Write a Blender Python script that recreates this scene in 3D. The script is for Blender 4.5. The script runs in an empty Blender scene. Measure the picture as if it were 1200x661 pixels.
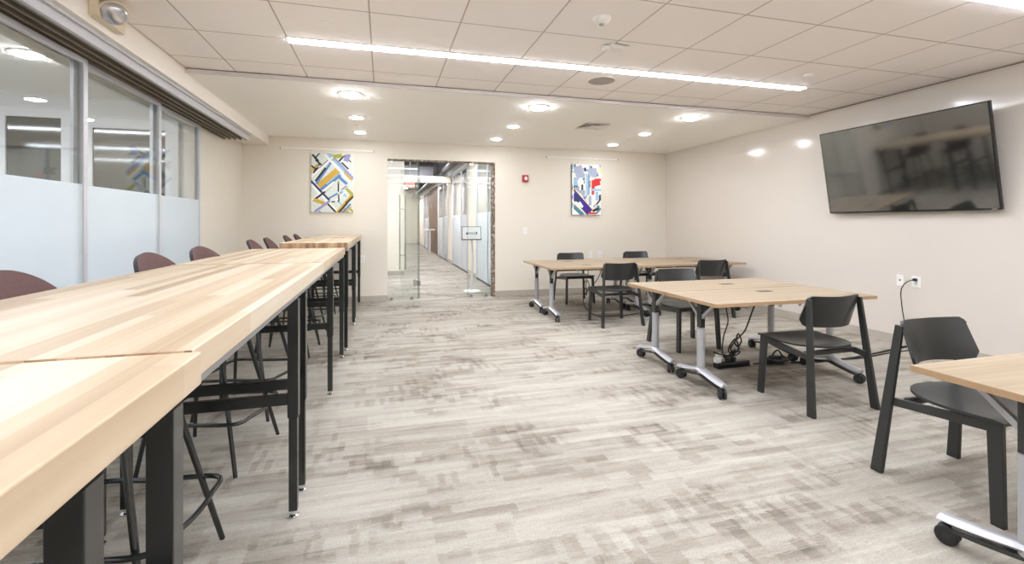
import bpy, bmesh, math, random
from mathutils import Vector, Matrix
random.seed(7)
sc = bpy.context.scene
COL = sc.collection
PI = math.pi

# ------------------------------------------------------------------ camera, world, exposure
cam_d = bpy.data.cameras.new('camera')
cam = bpy.data.objects.new('camera', cam_d)
COL.objects.link(cam)
cam.location = (0, 0, 1.32)
cam.rotation_euler = (math.radians(90), 0, -math.atan(151 / 550))
cam_d.sensor_width = 36
cam_d.lens = 550 / 1200 * 36
cam_d.shift_y = -69.2 / 1200
cam_d.clip_start = 0.02
sc.camera = cam
world = bpy.data.worlds.new('world')
sc.world = world
world.use_nodes = True
world.node_tree.nodes['Background'].inputs[0].default_value = (0.8, 0.85, 0.9, 1)
world.node_tree.nodes['Background'].inputs[1].default_value = 0.3
vs = sc.view_settings
vs.view_transform = 'Standard'
vs.look = 'None'
vs.gamma = 1
vs.use_curve_mapping = False
vs.exposure = 1.47
sc.cycles.max_bounces = 10
sc.cycles.diffuse_bounces = 6
sc.cycles.transparent_max_bounces = 16
sc.cycles.sample_clamp_indirect = 6
sc.cycles.caustics_reflective = False
sc.cycles.caustics_refractive = False

LINEAR_POWER = 21.0
DOWN_POWER = 58.0
HALL_POWER = 31.0

# ------------------------------------------------------------------ materials
def srgb(r, g, b):
    def f(c):
        c /= 255
        return c / 12.92 if c <= 0.04045 else ((c + 0.055) / 1.055) ** 2.4
    return (f(r), f(g), f(b), 1)

def new_mat(name):
    m = bpy.data.materials.new(name)
    m.use_nodes = True
    nt = m.node_tree
    b = nt.nodes['Principled BSDF']
    return m, nt, b

def N(nt, t, **kw):
    n = nt.nodes.new(t)
    for k, v in kw.items():
        setattr(n, k, v)
    return n

def plain(name, col, rough=0.5, metal=0.0, spec=0.5, vary=0.03, scale=12.0, bump=0.0, bscale=200.0):
    """principled material with a slight procedural tone variation"""
    m, nt, b = new_mat(name)
    tc = N(nt, 'ShaderNodeTexCoord')
    nz = N(nt, 'ShaderNodeTexNoise')
    nz.inputs['Scale'].default_value = scale
    nz.inputs['Detail'].default_value = 3
    nt.links.new(tc.outputs['Object'], nz.inputs['Vector'])
    mx = N(nt, 'ShaderNodeMix', data_type='RGBA')
    mx.inputs[6].default_value = tuple(c * (1 - vary) for c in col[:3]) + (1,)
    mx.inputs[7].default_value = tuple(min(1, c * (1 + vary)) for c in col[:3]) + (1,)
    nt.links.new(nz.outputs['Fac'], mx.inputs[0])
    nt.links.new(mx.outputs[2], b.inputs['Base Color'])
    b.inputs['Roughness'].default_value = rough
    b.inputs['Metallic'].default_value = metal
    b.inputs['Specular IOR Level'].default_value = spec
    if bump:
        n2 = N(nt, 'ShaderNodeTexNoise')
        n2.inputs['Scale'].default_value = bscale
        nt.links.new(tc.outputs['Object'], n2.inputs['Vector'])
        bp = N(nt, 'ShaderNodeBump')
        bp.inputs['Strength'].default_value = bump
        bp.inputs['Distance'].default_value = 0.002
        nt.links.new(n2.outputs['Fac'], bp.inputs['Height'])
        nt.links.new(bp.outputs['Normal'], b.inputs['Normal'])
    return m

def emit(name, col, strength):
    m, nt, b = new_mat(name)
    nt.nodes.remove(b)
    e = N(nt, 'ShaderNodeEmission')
    e.inputs[0].default_value = col
    e.inputs[1].default_value = strength
    nt.links.new(e.outputs[0], nt.nodes['Material Output'].inputs[0])
    return m

def thin_fresnel(nt, ior):
    # same reflectance whichever face of the sheet the ray meets
    ge = N(nt, 'ShaderNodeNewGeometry')
    mr = N(nt, 'ShaderNodeMapRange')
    mr.inputs['To Min'].default_value = ior
    mr.inputs['To Max'].default_value = 1 / ior
    nt.links.new(ge.outputs['Backfacing'], mr.inputs['Value'])
    fr = N(nt, 'ShaderNodeFresnel')
    nt.links.new(mr.outputs[0], fr.inputs['IOR'])
    return fr

def glass(name, tint, ior=1.5, boost=1.0):
    m, nt, b = new_mat(name)
    nt.nodes.remove(b)
    t = N(nt, 'ShaderNodeBsdfTransparent')
    t.inputs[0].default_value = tint
    g = N(nt, 'ShaderNodeBsdfGlossy')
    g.inputs['Roughness'].default_value = 0.0
    fr = thin_fresnel(nt, ior)
    ml = N(nt, 'ShaderNodeMath', operation='MULTIPLY', use_clamp=True)
    ml.inputs[1].default_value = boost
    nt.links.new(fr.outputs[0], ml.inputs[0])
    mx = N(nt, 'ShaderNodeMixShader')
    nt.links.new(ml.outputs[0], mx.inputs[0])
    nt.links.new(t.outputs[0], mx.inputs[1])
    nt.links.new(g.outputs[0], mx.inputs[2])
    nt.links.new(mx.outputs[0], nt.nodes['Material Output'].inputs[0])
    return m

def frost(name, col, through=0.12):
    m, nt, b = new_mat(name)
    nt.nodes.remove(b)
    d = N(nt, 'ShaderNodeBsdfDiffuse')
    d.inputs[0].default_value = col
    tl = N(nt, 'ShaderNodeBsdfTranslucent')
    tl.inputs[0].default_value = col
    t = N(nt, 'ShaderNodeBsdfTransparent')
    g = N(nt, 'ShaderNodeBsdfGlossy')
    g.inputs['Roughness'].default_value = 0.04
    m1 = N(nt, 'ShaderNodeMixShader')
    m1.inputs[0].default_value = 0.45
    nt.links.new(d.outputs[0], m1.inputs[1])
    nt.links.new(tl.outputs[0], m1.inputs[2])
    m2 = N(nt, 'ShaderNodeMixShader')
    m2.inputs[0].default_value = through
    nt.links.new(m1.outputs[0], m2.inputs[1])
    nt.links.new(t.outputs[0], m2.inputs[2])
    fr = thin_fresnel(nt, 1.4)
    m3 = N(nt, 'ShaderNodeMixShader')
    nt.links.new(fr.outputs[0], m3.inputs[0])
    nt.links.new(m2.outputs[0], m3.inputs[1])
    nt.links.new(g.outputs[0], m3.inputs[2])
    nt.links.new(m3.outputs[0], nt.nodes['Material Output'].inputs[0])
    return m

def ramp(nt, stops, interp='LINEAR'):
    r = N(nt, 'ShaderNodeValToRGB')
    r.color_ramp.interpolation = interp
    els = r.color_ramp.elements
    els[0].position, els[0].color = stops[0]
    els[1].position, els[1].color = stops[-1]
    for p, c in stops[1:-1]:
        e = els.new(p)
        e.color = c
    return r

def mapping(nt, scale, loc=(0, 0, 0), src='Object', rot=(0, 0, 0)):
    tc = N(nt, 'ShaderNodeTexCoord')
    mp = N(nt, 'ShaderNodeMapping')
    mp.inputs['Scale'].default_value = scale
    mp.inputs['Location'].default_value = loc
    mp.inputs['Rotation'].default_value = rot
    nt.links.new(tc.outputs[src], mp.inputs['Vector'])
    return mp.outputs[0]

def mixc(nt, fac, a, b, mode='MIX'):
    mx = N(nt, 'ShaderNodeMix', data_type='RGBA', blend_type=mode)
    for sock, v in ((0, fac), (6, a), (7, b)):
        if hasattr(v, 'is_linked') or isinstance(v, bpy.types.NodeSocket):
            nt.links.new(v, mx.inputs[sock])
        else:
            mx.inputs[sock].default_value = v
    return mx.outputs[2]

def math_n(nt, op, a, b=0.0, clamp=False):
    n = N(nt, 'ShaderNodeMath', operation=op, use_clamp=clamp)
    for i, v in enumerate((a, b)):
        if isinstance(v, bpy.types.NodeSocket):
            nt.links.new(v, n.inputs[i])
        else:
            n.inputs[i].default_value = v
    return n.outputs[0]

def carpet_mat():
    m, nt, b = new_mat('carpet')
    # long streaks running across the room
    def noise(scale, detail, rough=0.6, loc=(0, 0, 0)):
        n = N(nt, 'ShaderNodeTexNoise')
        n.inputs['Scale'].default_value = 1
        n.inputs['Detail'].default_value = detail
        n.inputs['Roughness'].default_value = rough
        nt.links.new(mapping(nt, scale, loc), n.inputs['Vector'])
        return n.outputs['Fac']
    streak = noise((0.9, 9, 1), 4, 0.6)
    streak2 = noise((2.2, 34, 1), 3, 0.6, (3, 1, 0))
    broad = noise((0.5, 1.3, 1), 2, 0.5, (7, 2, 0))
    grain = noise((120, 120, 1), 2, 0.7)
    weave = noise((22, 150, 1), 2, 0.7)
    fray = noise((26, 60, 1), 4, 0.8, (1, 9, 0))
    def cells(w, h, loc, off=0.37):
        """random value per woven rectangle, edges a little frayed"""
        br = N(nt, 'ShaderNodeTexBrick')
        br.offset = off
        br.offset_frequency = 2
        br.inputs['Scale'].default_value = 1
        br.inputs['Mortar Size'].default_value = 0.0
        br.inputs['Brick Width'].default_value = w
        br.inputs['Row Height'].default_value = h
        br.inputs['Color1'].default_value = (0, 0, 0, 1)
        br.inputs['Color2'].default_value = (1, 1, 1, 1)
        mp = mapping(nt, (1, 1, 1), loc)
        va = N(nt, 'ShaderNodeVectorMath', operation='SCALE')
        cbv = N(nt, 'ShaderNodeCombineXYZ')
        nt.links.new(math_n(nt, 'SUBTRACT', fray, 0.5), cbv.inputs[0])
        nt.links.new(math_n(nt, 'SUBTRACT', weave, 0.5), cbv.inputs[1])
        nt.links.new(cbv.outputs[0], va.inputs[0])
        va.inputs['Scale'].default_value = 0.055
        ad = N(nt, 'ShaderNodeVectorMath', operation='ADD')
        nt.links.new(mp, ad.inputs[0])
        nt.links.new(va.outputs[0], ad.inputs[1])
        nt.links.new(ad.outputs[0], br.inputs['Vector'])
        return br.outputs['Color']
    def over(v, thr, soft=0.02):
        mr = N(nt, 'ShaderNodeMapRange')
        mr.inputs['From Min'].default_value = thr - soft
        mr.inputs['From Max'].default_value = thr + soft
        nt.links.new(v, mr.inputs['Value'])
        return mr.outputs[0]
    g1 = over(noise((1.3, 2.4, 1), 2, 0.5, (11, 5, 0)), 0.52, 0.05)
    g2 = over(noise((1.1, 2.0, 1), 2, 0.5, (4, 15, 0)), 0.53, 0.05)
    plank = cells(0.98, 0.245, (0.1, 0.07, 0))
    c1 = over(cells(0.42, 0.098, (0.3, 0.2, 0), .41), 0.72, .08)
    c2 = over(cells(0.13, 0.062, (0.7, 0.1, 0), .29), 0.66, .05)
    c3 = over(cells(0.035, 0.13, (0.2, 0.5, 0), .5), 0.74, .05)
    c4 = over(cells(0.75, 0.024, (0.5, 0.3, 0), .33), 0.74, .05)
    c5 = over(cells(0.24, 0.12, (0.9, 0.4, 0), .45), 0.76, .05)
    tone = math_n(nt, 'MULTIPLY', streak, 0.54)
    tone = math_n(nt, 'ADD', tone, math_n(nt, 'MULTIPLY', streak2, 0.24))
    tone = math_n(nt, 'ADD', tone, math_n(nt, 'MULTIPLY', broad, 0.30))
    tone = math_n(nt, 'ADD', tone, math_n(nt, 'MULTIPLY', plank, 0.09))
    tone = math_n(nt, 'SUBTRACT', tone, 0.05)
    worn = math_n(nt, 'MULTIPLY', c1, 0.065)
    worn = math_n(nt, 'ADD', worn, math_n(nt, 'MULTIPLY', math_n(nt, 'MULTIPLY', c2, g1), 0.13))
    worn = math_n(nt, 'ADD', worn, math_n(nt, 'MULTIPLY', math_n(nt, 'MULTIPLY', c3, g2), 0.12))
    worn = math_n(nt, 'ADD', worn, math_n(nt, 'MULTIPLY', c4, 0.07))
    worn = math_n(nt, 'ADD', worn, math_n(nt, 'MULTIPLY', math_n(nt, 'MULTIPLY', c5, g2), 0.13))
    worn = math_n(nt, 'MULTIPLY', worn, math_n(nt, 'ADD', grain, 0.5))
    tone = math_n(nt, 'SUBTRACT', tone, worn)
    tone = math_n(nt, 'ADD', tone, math_n(nt, 'MULTIPLY', math_n(nt, 'SUBTRACT', grain, 0.5), 0.42))
    tone = math_n(nt, 'ADD', tone, math_n(nt, 'MULTIPLY', math_n(nt, 'SUBTRACT', weave, 0.5), 0.26), True)
    cr = ramp(nt, [(0.08, srgb(106, 99, 89)), (0.30, srgb(137, 129, 118)), (0.44, srgb(155, 148, 137)),
                   (0.58, srgb(170, 164, 153)), (0.78, srgb(187, 181, 171))])
    nt.links.new(tone, cr.inputs[0])
    nt.links.new(cr.outputs[0], b.inputs['Base Color'])
    b.inputs['Roughness'].default_value = 0.95
    b.inputs['Specular IOR Level'].default_value = 0.1
    bp = N(nt, 'ShaderNodeBump')
    bp.inputs['Strength'].default_value = 0.25
    bp.inputs['Distance'].default_value = 0.003
    nt.links.new(grain, bp.inputs['Height'])
    nt.links.new(bp.outputs['Normal'], b.inputs['Normal'])
    return m

def boards_mat(name, light, mid, dark, width=0.052, along='Y', end=False):
    """edge-glued staves running along one axis"""
    m, nt, b = new_mat(name)
    tc = N(nt, 'ShaderNodeTexCoord')
    sp = N(nt, 'ShaderNodeSeparateXYZ')
    nt.links.new(tc.outputs['Object'], sp.inputs[0])
    across, lng = ('X', 'Y') if along == 'Y' else ('Y', 'X')
    wob = N(nt, 'ShaderNodeTexNoise')
    wob.inputs['Scale'].default_value = 1
    sc_a = (9, 0.01, 0.01) if along == 'Y' else (0.01, 9, 0.01)
    nt.links.new(mapping(nt, sc_a, (4, 4, 0)), wob.inputs['Vector'])
    a = math_n(nt, 'DIVIDE', sp.outputs[across], width)
    a = math_n(nt, 'ADD', a, math_n(nt, 'MULTIPLY', wob.outputs['Fac'], 2.2))
    idx = math_n(nt, 'FLOOR', a)
    wn0 = N(nt, 'ShaderNodeTexWhiteNoise', noise_dimensions='1D')
    nt.links.new(idx, wn0.inputs['W'])
    l = math_n(nt, 'ADD', math_n(nt, 'DIVIDE', sp.outputs[lng], 1.9), math_n(nt, 'MULTIPLY', wn0.outputs['Value'], 7.0))
    seg = math_n(nt, 'FLOOR', l) if not end else 0.0
    cb = N(nt, 'ShaderNodeCombineXYZ')
    nt.links.new(idx, cb.inputs[0])
    if not end:
        nt.links.new(seg, cb.inputs[1])
    info = N(nt, 'ShaderNodeObjectInfo')
    nt.links.new(math_n(nt, 'MULTIPLY', info.outputs['Random'], 31.0), cb.inputs[2])
    wn = N(nt, 'ShaderNodeTexWhiteNoise', noise_dimensions='3D')
    nt.links.new(cb.outputs[0], wn.inputs['Vector'])
    gr = N(nt, 'ShaderNodeTexNoise')
    gr.inputs['Scale'].default_value = 1
    gr.inputs['Detail'].default_value = 5
    s = (34, 1.1, 34) if along == 'Y' else (1.1, 34, 34)
    if end:
        s = (60, 60, 30)
    nt.links.new(mapping(nt, s), gr.inputs['Vector'])
    gr2 = N(nt, 'ShaderNodeTexNoise')
    gr2.inputs['Scale'].default_value = 1
    gr2.inputs['Detail'].default_value = 2
    s2 = (11, 0.55, 11) if along == 'Y' else (0.55, 11, 11)
    nt.links.new(mapping(nt, s2, (2, 3, 1)), gr2.inputs['Vector'])
    t = math_n(nt, 'ADD', math_n(nt, 'MULTIPLY', wn.outputs['Value'], 0.50), math_n(nt, 'MULTIPLY', gr.outputs['Fac'], 0.34))
    t = math_n(nt, 'ADD', t, math_n(nt, 'MULTIPLY', gr2.outputs['Fac'], 0.52))
    t = math_n(nt, 'SUBTRACT', t, 0.16, True)
    r = ramp(nt, [(0.12, light), (0.55, mid), (0.97, dark)])
    nt.links.new(t, r.inputs[0])
    nt.links.new(r.outputs[0], b.inputs['Base Color'])
    b.inputs['Roughness'].default_value = 0.42
    b.inputs['Specular IOR Level'].default_value = 0.35
    return m

def laminate_mat():
    m, nt, b = new_mat('oak_laminate')
    g = N(nt, 'ShaderNodeTexNoise')
    g.inputs['Scale'].default_value = 1
    g.inputs['Detail'].default_value = 5
    nt.links.new(mapping(nt, (1.6, 46, 5)), g.inputs['Vector'])
    g2 = N(nt, 'ShaderNodeTexNoise')
    g2.inputs['Scale'].default_value = 1
    g2.inputs['Detail'].default_value = 2
    nt.links.new(mapping(nt, (0.6, 9, 2), (3, 1, 0)), g2.inputs['Vector'])
    t = math_n(nt, 'ADD', math_n(nt, 'MULTIPLY', g.outputs['Fac'], 0.5), math_n(nt, 'MULTIPLY', g2.outputs['Fac'], 0.5))
    r = ramp(nt, [(0.33, srgb(142, 125, 102)), (0.5, srgb(157, 140, 116)), (0.66, srgb(171, 155, 132))])
    nt.links.new(t, r.inputs[0])
    nt.links.new(r.outputs[0], b.inputs['Base Color'])
    b.inputs['Roughness'].default_value = 0.4
    b.inputs['Specular IOR Level'].default_value = 0.35
    return m

def tile_mat():
    """suspended ceiling: square tiles in a grid, set out from the soffit edge"""
    m, nt, b = new_mat('ceiling_tiles')
    tc = N(nt, 'ShaderNodeTexCoord')
    sp = N(nt, 'ShaderNodeSeparateXYZ')
    nt.links.new(tc.outputs['Object'], sp.inputs[0])
    def line(sock, off, pitch, w):
        v = math_n(nt, 'DIVIDE', math_n(nt, 'SUBTRACT', sock, off), pitch)
        f = math_n(nt, 'FRACT', math_n(nt, 'ADD', v, 40.0))
        d = math_n(nt, 'ABSOLUTE', math_n(nt, 'SUBTRACT', f, 0.5))
        return math_n(nt, 'GREATER_THAN', d, 0.5 - w / pitch / 2)
    gx = line(sp.outputs[0], -0.712, 0.622, 0.011)
    gy = line(sp.outputs[1], 4.60, 0.642, 0.011)
    g = math_n(nt, 'MAXIMUM', gx, gy)
    nz = N(nt, 'ShaderNodeTexNoise')
    nz.inputs['Scale'].default_value = 260
    nz.inputs['Detail'].default_value = 2
    nt.links.new(tc.outputs['Object'], nz.inputs['Vector'])
    base = mixc(nt, nz.outputs['Fac'], srgb(243, 236, 231), srgb(251, 245, 241))
    nt.links.new(mixc(nt, g, base, srgb(190, 180, 172)), b.inputs['Base Color'])
    b.inputs['Roughness'].default_value = 0.9
    b.inputs['Specular IOR Level'].default_value = 0.15
    bp = N(nt, 'ShaderNodeBump')
    bp.inputs['Strength'].default_value = 0.3
    bp.inputs['Distance'].default_value = 0.003
    bp.invert = True
    nt.links.new(g, bp.inputs['Height'])
    nt.links.new(bp.outputs['Normal'], b.inputs['Normal'])
    return m

def rough_jamb_mat():
    m, nt, b = new_mat('raw_jamb')
    nz = N(nt, 'ShaderNodeTexNoise')
    nz.inputs['Scale'].default_value = 1
    nz.inputs['Detail'].default_value = 4
    nz.inputs['Roughness'].default_value = 0.7
    nt.links.new(mapping(nt, (30, 30, 16)), nz.inputs['Vector'])
    r = ramp(nt, [(0.38, srgb(84, 70, 58)), (0.54, srgb(132, 114, 98)), (0.62, srgb(206, 196, 184))])
    nt.links.new(nz.outputs['Fac'], r.inputs[0])
    nt.links.new(r.outputs[0], b.inputs['Base Color'])
    b.inputs['Roughness'].default_value = 0.85
    return m

M = {}
M['wall'] = plain('wall_paint', srgb(224, 217, 204), 0.6, vary=0.012, scale=2, spec=0.3)
M['wall_cool'] = plain('neighbour_paint', srgb(222, 222, 222), 0.6, vary=0.01, scale=2, spec=0.3)
M['wall_gloss'] = plain('wall_whiteboard_paint', srgb(214, 206, 196), 0.14, vary=0.012, scale=2, spec=0.5)
M['drywall'] = plain('ceiling_paint', srgb(248, 245, 239), 0.8, vary=0.01, scale=2, spec=0.2)
M['tiles'] = tile_mat()
M['bulkhead'] = plain('bulkhead_paint', srgb(240, 235, 227), 0.7, vary=0.01, scale=2, spec=0.25)
M['carpet'] = carpet_mat()
M['base'] = plain('rubber_base', srgb(176, 168, 156), 0.55, spec=0.3)
M['jamb'] = rough_jamb_mat()
M['alu'] = plain('satin_aluminium', srgb(208, 208, 213), 0.38, 0.25)
M['alu_dark'] = plain('dark_aluminium', srgb(150, 150, 152), 0.35, 0.5)
M['steel'] = plain('brushed_steel', srgb(188, 186, 182), 0.25, 0.9)
M['chrome'] = plain('chrome', srgb(225, 225, 225), 0.08, 1.0)
M['grid_edge'] = plain('grid_edge', srgb(214, 207, 204), 0.6)
M['groove'] = plain('dark_track', srgb(62, 56, 48), 0.5)
M['groove_mid'] = plain('bronze_track', srgb(120, 111, 98), 0.45)
M['glass'] = glass('clear_glass', (0.95, 0.97, 0.965, 1), 1.45, 1.15)
M['glass_door'] = glass('door_glass', (0.965, 0.985, 0.975, 1), 1.45, 1.0)
M['glass_edge'] = plain('glass_edge', srgb(52, 78, 68), 0.15)
M['frost'] = frost('frosted_film', srgb(236, 243, 247))
M['black'] = plain('black_powder_coat', srgb(26, 29, 28), 0.2, vary=0.06, spec=0.5)
M['black'].node_tree.nodes['Principled BSDF'].inputs['IOR'].default_value = 1.7
M['chair'] = plain('charcoal_plastic', srgb(43, 44, 42), 0.36, vary=0.05, spec=0.5)
M['rubber'] = plain('black_rubber', srgb(34, 34, 34), 0.6)
M['cord'] = plain('black_cord', srgb(26, 26, 26), 0.55)
M['silver'] = plain('silver_paint', srgb(178, 178, 181), 0.32, 0.35)
M['maroon'] = plain('maroon_fabric', srgb(96, 74, 71), 0.8, vary=0.12, scale=60, bump=0.3, bscale=500, spec=0.25)
M['shell_edge'] = plain('dark_shell', srgb(44, 34, 34), 0.5)
M['butcher'] = boards_mat('maple_staves', srgb(212, 201, 182), srgb(194, 174, 146), srgb(150, 124, 95))
M['butcher_end'] = boards_mat('maple_end_grain', srgb(214, 188, 152), srgb(166, 132, 100), srgb(96, 70, 54), 0.03, 'Y', True)
M['laminate'] = laminate_mat()
M['edgeband'] = plain('oak_edge_band', srgb(166, 136, 102), 0.5, vary=0.1, scale=40)
M['white_plastic'] = plain('white_plastic', srgb(235, 232, 226), 0.4)
M['white_frame'] = plain('white_frame', srgb(226, 226, 228), 0.4)
M['beige_plastic'] = plain('beige_plastic', srgb(220, 207, 184), 0.45)
M['red'] = plain('red_plastic', srgb(170, 36, 34), 0.4)
M['screen'] = plain('tv_screen', srgb(26, 28, 27), 0.06, spec=0.5, vary=0.0)
M['screen'].node_tree.nodes['Principled BSDF'].inputs['IOR'].default_value = 2.8
M['bezel'] = plain('tv_bezel', srgb(20, 20, 20), 0.3)
M['dark_pane'] = plain('dark_pane', srgb(70, 68, 60), 0.06, spec=0.9, vary=0.0)
M['brown'] = plain('brown_laminate', srgb(112, 86, 62), 0.5, vary=0.08)
M['deck'] = plain('dark_ceiling_deck', srgb(70, 72, 76), 0.8)
M['duct'] = plain('dark_duct', srgb(40, 40, 42), 0.5)
M['duct_grey'] = plain('galvanised_duct', srgb(150, 152, 154), 0.4, 0.5)
M['lens'] = plain('lamp_lens', srgb(196, 196, 200), 0.08, 0.7)
M['grille'] = plain('speaker_grille', srgb(172, 164, 158), 0.8)
M['e_linear'] = emit('linear_lamp_glow', (0.955, 1.0, 1.11, 1), LINEAR_POWER)
M['e_down'] = emit('downlight_glow', (0.98, 1.0, 1.05, 1), DOWN_POWER)
M['e_hall'] = emit('hall_lamp_glow', (0.98, 0.99, 1.08, 1), HALL_POWER)
M['e_exit'] = emit('exit_sign_glow', (1.0, 0.10, 0.08, 1), 1.6)
M['e_tablet'] = plain('tablet_face', srgb(228, 228, 230), 0.3)

# ------------------------------------------------------------------ mesh helpers
class MB:
    def __init__(s):
        s.v, s.f, s.mi = [], [], []
    def add(s, vs, fs, mi=0):
        o = len(s.v)
        s.v += [tuple(v) for v in vs]
        for f in fs:
            s.f.append([i + o for i in f])
            s.mi.append(mi)
        return s
    def box(s, x0, x1, y0, y1, z0, z1, mi=0):
        v = [(x0, y0, z0), (x1, y0, z0), (x1, y1, z0), (x0, y1, z0), (x0, y0, z1), (x1, y0, z1), (x1, y1, z1), (x0, y1, z1)]
        return s.add(v, [(3, 2, 1, 0), (4, 5, 6, 7), (0, 1, 5, 4), (1, 2, 6, 5), (2, 3, 7, 6), (3, 0, 4, 7)], mi)
    def hexa(s, a, b, mi=0):
        """two quads a (start) and b (end), joined"""
        return s.add(list(a) + list(b), [(3, 2, 1, 0), (4, 5, 6, 7), (0, 1, 5, 4), (1, 2, 6, 5), (2, 3, 7, 6), (3, 0, 4, 7)], mi)
    def post(s, p0, p1, wx0, wy0, wx1=None, wy1=None, mi=0):
        wx1 = wx1 or wx0; wy1 = wy1 or wy0
        def q(p, wx, wy):
            return [(p[0] - wx / 2, p[1] - wy / 2, p[2]), (p[0] + wx / 2, p[1] - wy / 2, p[2]),
                    (p[0] + wx / 2, p[1] + wy / 2, p[2]), (p[0] - wx / 2, p[1] + wy / 2, p[2])]
        return s.hexa(q(p0, wx0, wy0), q(p1, wx1, wy1), mi)
    def rail_y(s, p0, p1, wx, hz0, hz1=None, mi=0):
        hz1 = hz1 or hz0
        def q(p, h):
            return [(p[0] - wx / 2, p[1], p[2] + h / 2), (p[0] + wx / 2, p[1], p[2] + h / 2),
                    (p[0] + wx / 2, p[1], p[2] - h / 2), (p[0] - wx / 2, p[1], p[2] - h / 2)]
        return s.hexa(q(p0, hz0), q(p1, hz1), mi)
    def tube(s, pts, r, n=10, closed=False, mi=0, r1=None):
        pts = [Vector(p) for p in pts]
        rings = []
        L = len(pts)
        up = None
        for i, p in enumerate(pts):
            if closed:
                d = (pts[(i + 1) % L] - pts[i - 1]).normalized()
            else:
                d = (pts[min(i + 1, L - 1)] - pts[max(i - 1, 0)]).normalized()
            if up is None:
                up = Vector((0, 0, 1)) if abs(d.z) < 0.9 else Vector((1, 0, 0))
            a = d.cross(up).normalized()
            c = a.cross(d).normalized()
            up = c
            rr = r if r1 is None else r + (r1 - r) * i / (L - 1)
            rings.append([p + (a * math.cos(2 * PI * k / n) + c * math.sin(2 * PI * k / n)) * rr for k in range(n)])
        vs = [v for ring in rings for v in ring]
        fs = []
        R = L if closed else L - 1
        for i in range(R):
            j = (i + 1) % L
            for k in range(n):
                k2 = (k + 1) % n
                fs.append((i * n + k, i * n + k2, j * n + k2, j * n + k))
        if not closed:
            fs.append(tuple(range(n))[::-1])
            fs.append(tuple((L - 1) * n + k for k in range(n)))
        return s.add(vs, fs, mi)
    def cyl(s, c, r, z0, z1, n=24, mi=0, r1=None):
        return s.tube([(c[0], c[1], z0), (c[0], c[1], z1)], r, n, mi=mi, r1=r1)
    def lathe(s, prof, c=(0, 0, 0), n=32, mi=0):
        vs, fs = [], []
        for (r, z) in prof:
            for k in range(n):
                a = 2 * PI * k / n
                vs.append((c[0] + r * math.cos(a), c[1] + r * math.sin(a), c[2] + z))
        for i in range(len(prof) - 1):
            for k in range(n):
                k2 = (k + 1) % n
                fs.append((i * n + k, i * n + k2, (i + 1) * n + k2, (i + 1) * n + k))
        fs.append(tuple(range(n))[::-1])
        fs.append(tuple((len(prof) - 1) * n + k for k in range(n)))
        return s.add(vs, fs, mi)
    def prism(s, poly, z0, z1, mi=0):
        n = len(poly)
        vs = [(x, y, z0) for x, y in poly] + [(x, y, z1) for x, y in poly]
        fs = [tuple(range(n))[::-1], tuple(range(n, 2 * n))] + [(i, (i + 1) % n, n + (i + 1) % n, n + i) for i in range(n)]
        return s.add(vs, fs, mi)
    def grid(s, fn, nu, nv, th, mi=0, mi_edge=None):
        """closed sheet: fn(u,v) -> point, offset by thickness along fn normal"""
        P = [[Vector(fn(i / nu, j / nv)) for j in range(nv + 1)] for i in range(nu + 1)]
        def nrm(i, j):
            a = P[min(i + 1, nu)][j] - P[max(i - 1, 0)][j]
            b = P[i][min(j + 1, nv)] - P[i][max(j - 1, 0)]
            n = a.cross(b)
            return n.normalized() if n.length > 1e-9 else Vector((0, 0, 1))
        vs = [P[i][j] for i in range(nu + 1) for j in range(nv + 1)]
        vs += [P[i][j] - nrm(i, j) * th for i in range(nu + 1) for j in range(nv + 1)]
        W = nv + 1
        O = (nu + 1) * W
        fs, es = [], []
        for i in range(nu):
            for j in range(nv):
                a, b, c, d = i * W + j, (i + 1) * W + j, (i + 1) * W + j + 1, i * W + j + 1
                fs.append((a, b, c, d))
                fs.append((O + d, O + c, O + b, O + a))
        for i in range(nu):
            for j in (0, nv):
                a, b = i * W + j, (i + 1) * W + j
                es.append((a, O + a, O + b, b) if j == 0 else (b, O + b, O + a, a))
        for j in range(nv):
            for i in (0, nu):
                a, b = i * W + j, i * W + j + 1
                es.append((b, O + b, O + a, a) if i == 0 else (a, O + a, O + b, b))
        s.add(vs, fs, mi)
        o = len(s.v) - len(vs)
        for f in es:
            s.f.append([k + o for k in f])
            s.mi.append(mi if mi_edge is None else mi_edge)
        return s
    def build(s, name, mats, parent=None, loc=(0, 0, 0), rot=(0, 0, 0), bevel=0.0, smooth=False, seg=2):
        me = bpy.data.meshes.new(name)
        me.from_pydata(s.v, [], s.f)
        if not isinstance(mats, (list, tuple)):
            mats = [mats]
        for m in mats:
            me.materials.append(M[m] if isinstance(m, str) else m)
        me.polygons.foreach_set('material_index', s.mi)
        bm = bmesh.new()
        bm.from_mesh(me)
        bmesh.ops.recalc_face_normals(bm, faces=bm.faces)
        bm.to_mesh(me)
        bm.free()
        if smooth:
            me.polygons.foreach_set('use_smooth', [True] * len(me.polygons))
            me.set_sharp_from_angle(angle=math.radians(38))
        me.update()
        o = bpy.data.objects.new(name, me)
        COL.objects.link(o)
        o.location = loc
        o.rotation_euler = rot
        if parent:
            o.parent = parent
        if bevel:
            b = o.modifiers.new('bevel', 'BEVEL')
            b.width = bevel
            b.segments = seg
            b.limit_method = 'ANGLE'
            b.angle_limit = math.radians(40)
            b.harden_normals = False
        return o

def tag(o, label=None, cat=None, group=None, kind=None):
    if label: o['label'] = label
    if cat: o['category'] = cat
    if group: o['group'] = group
    if kind: o['kind'] = kind
    return o

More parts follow.
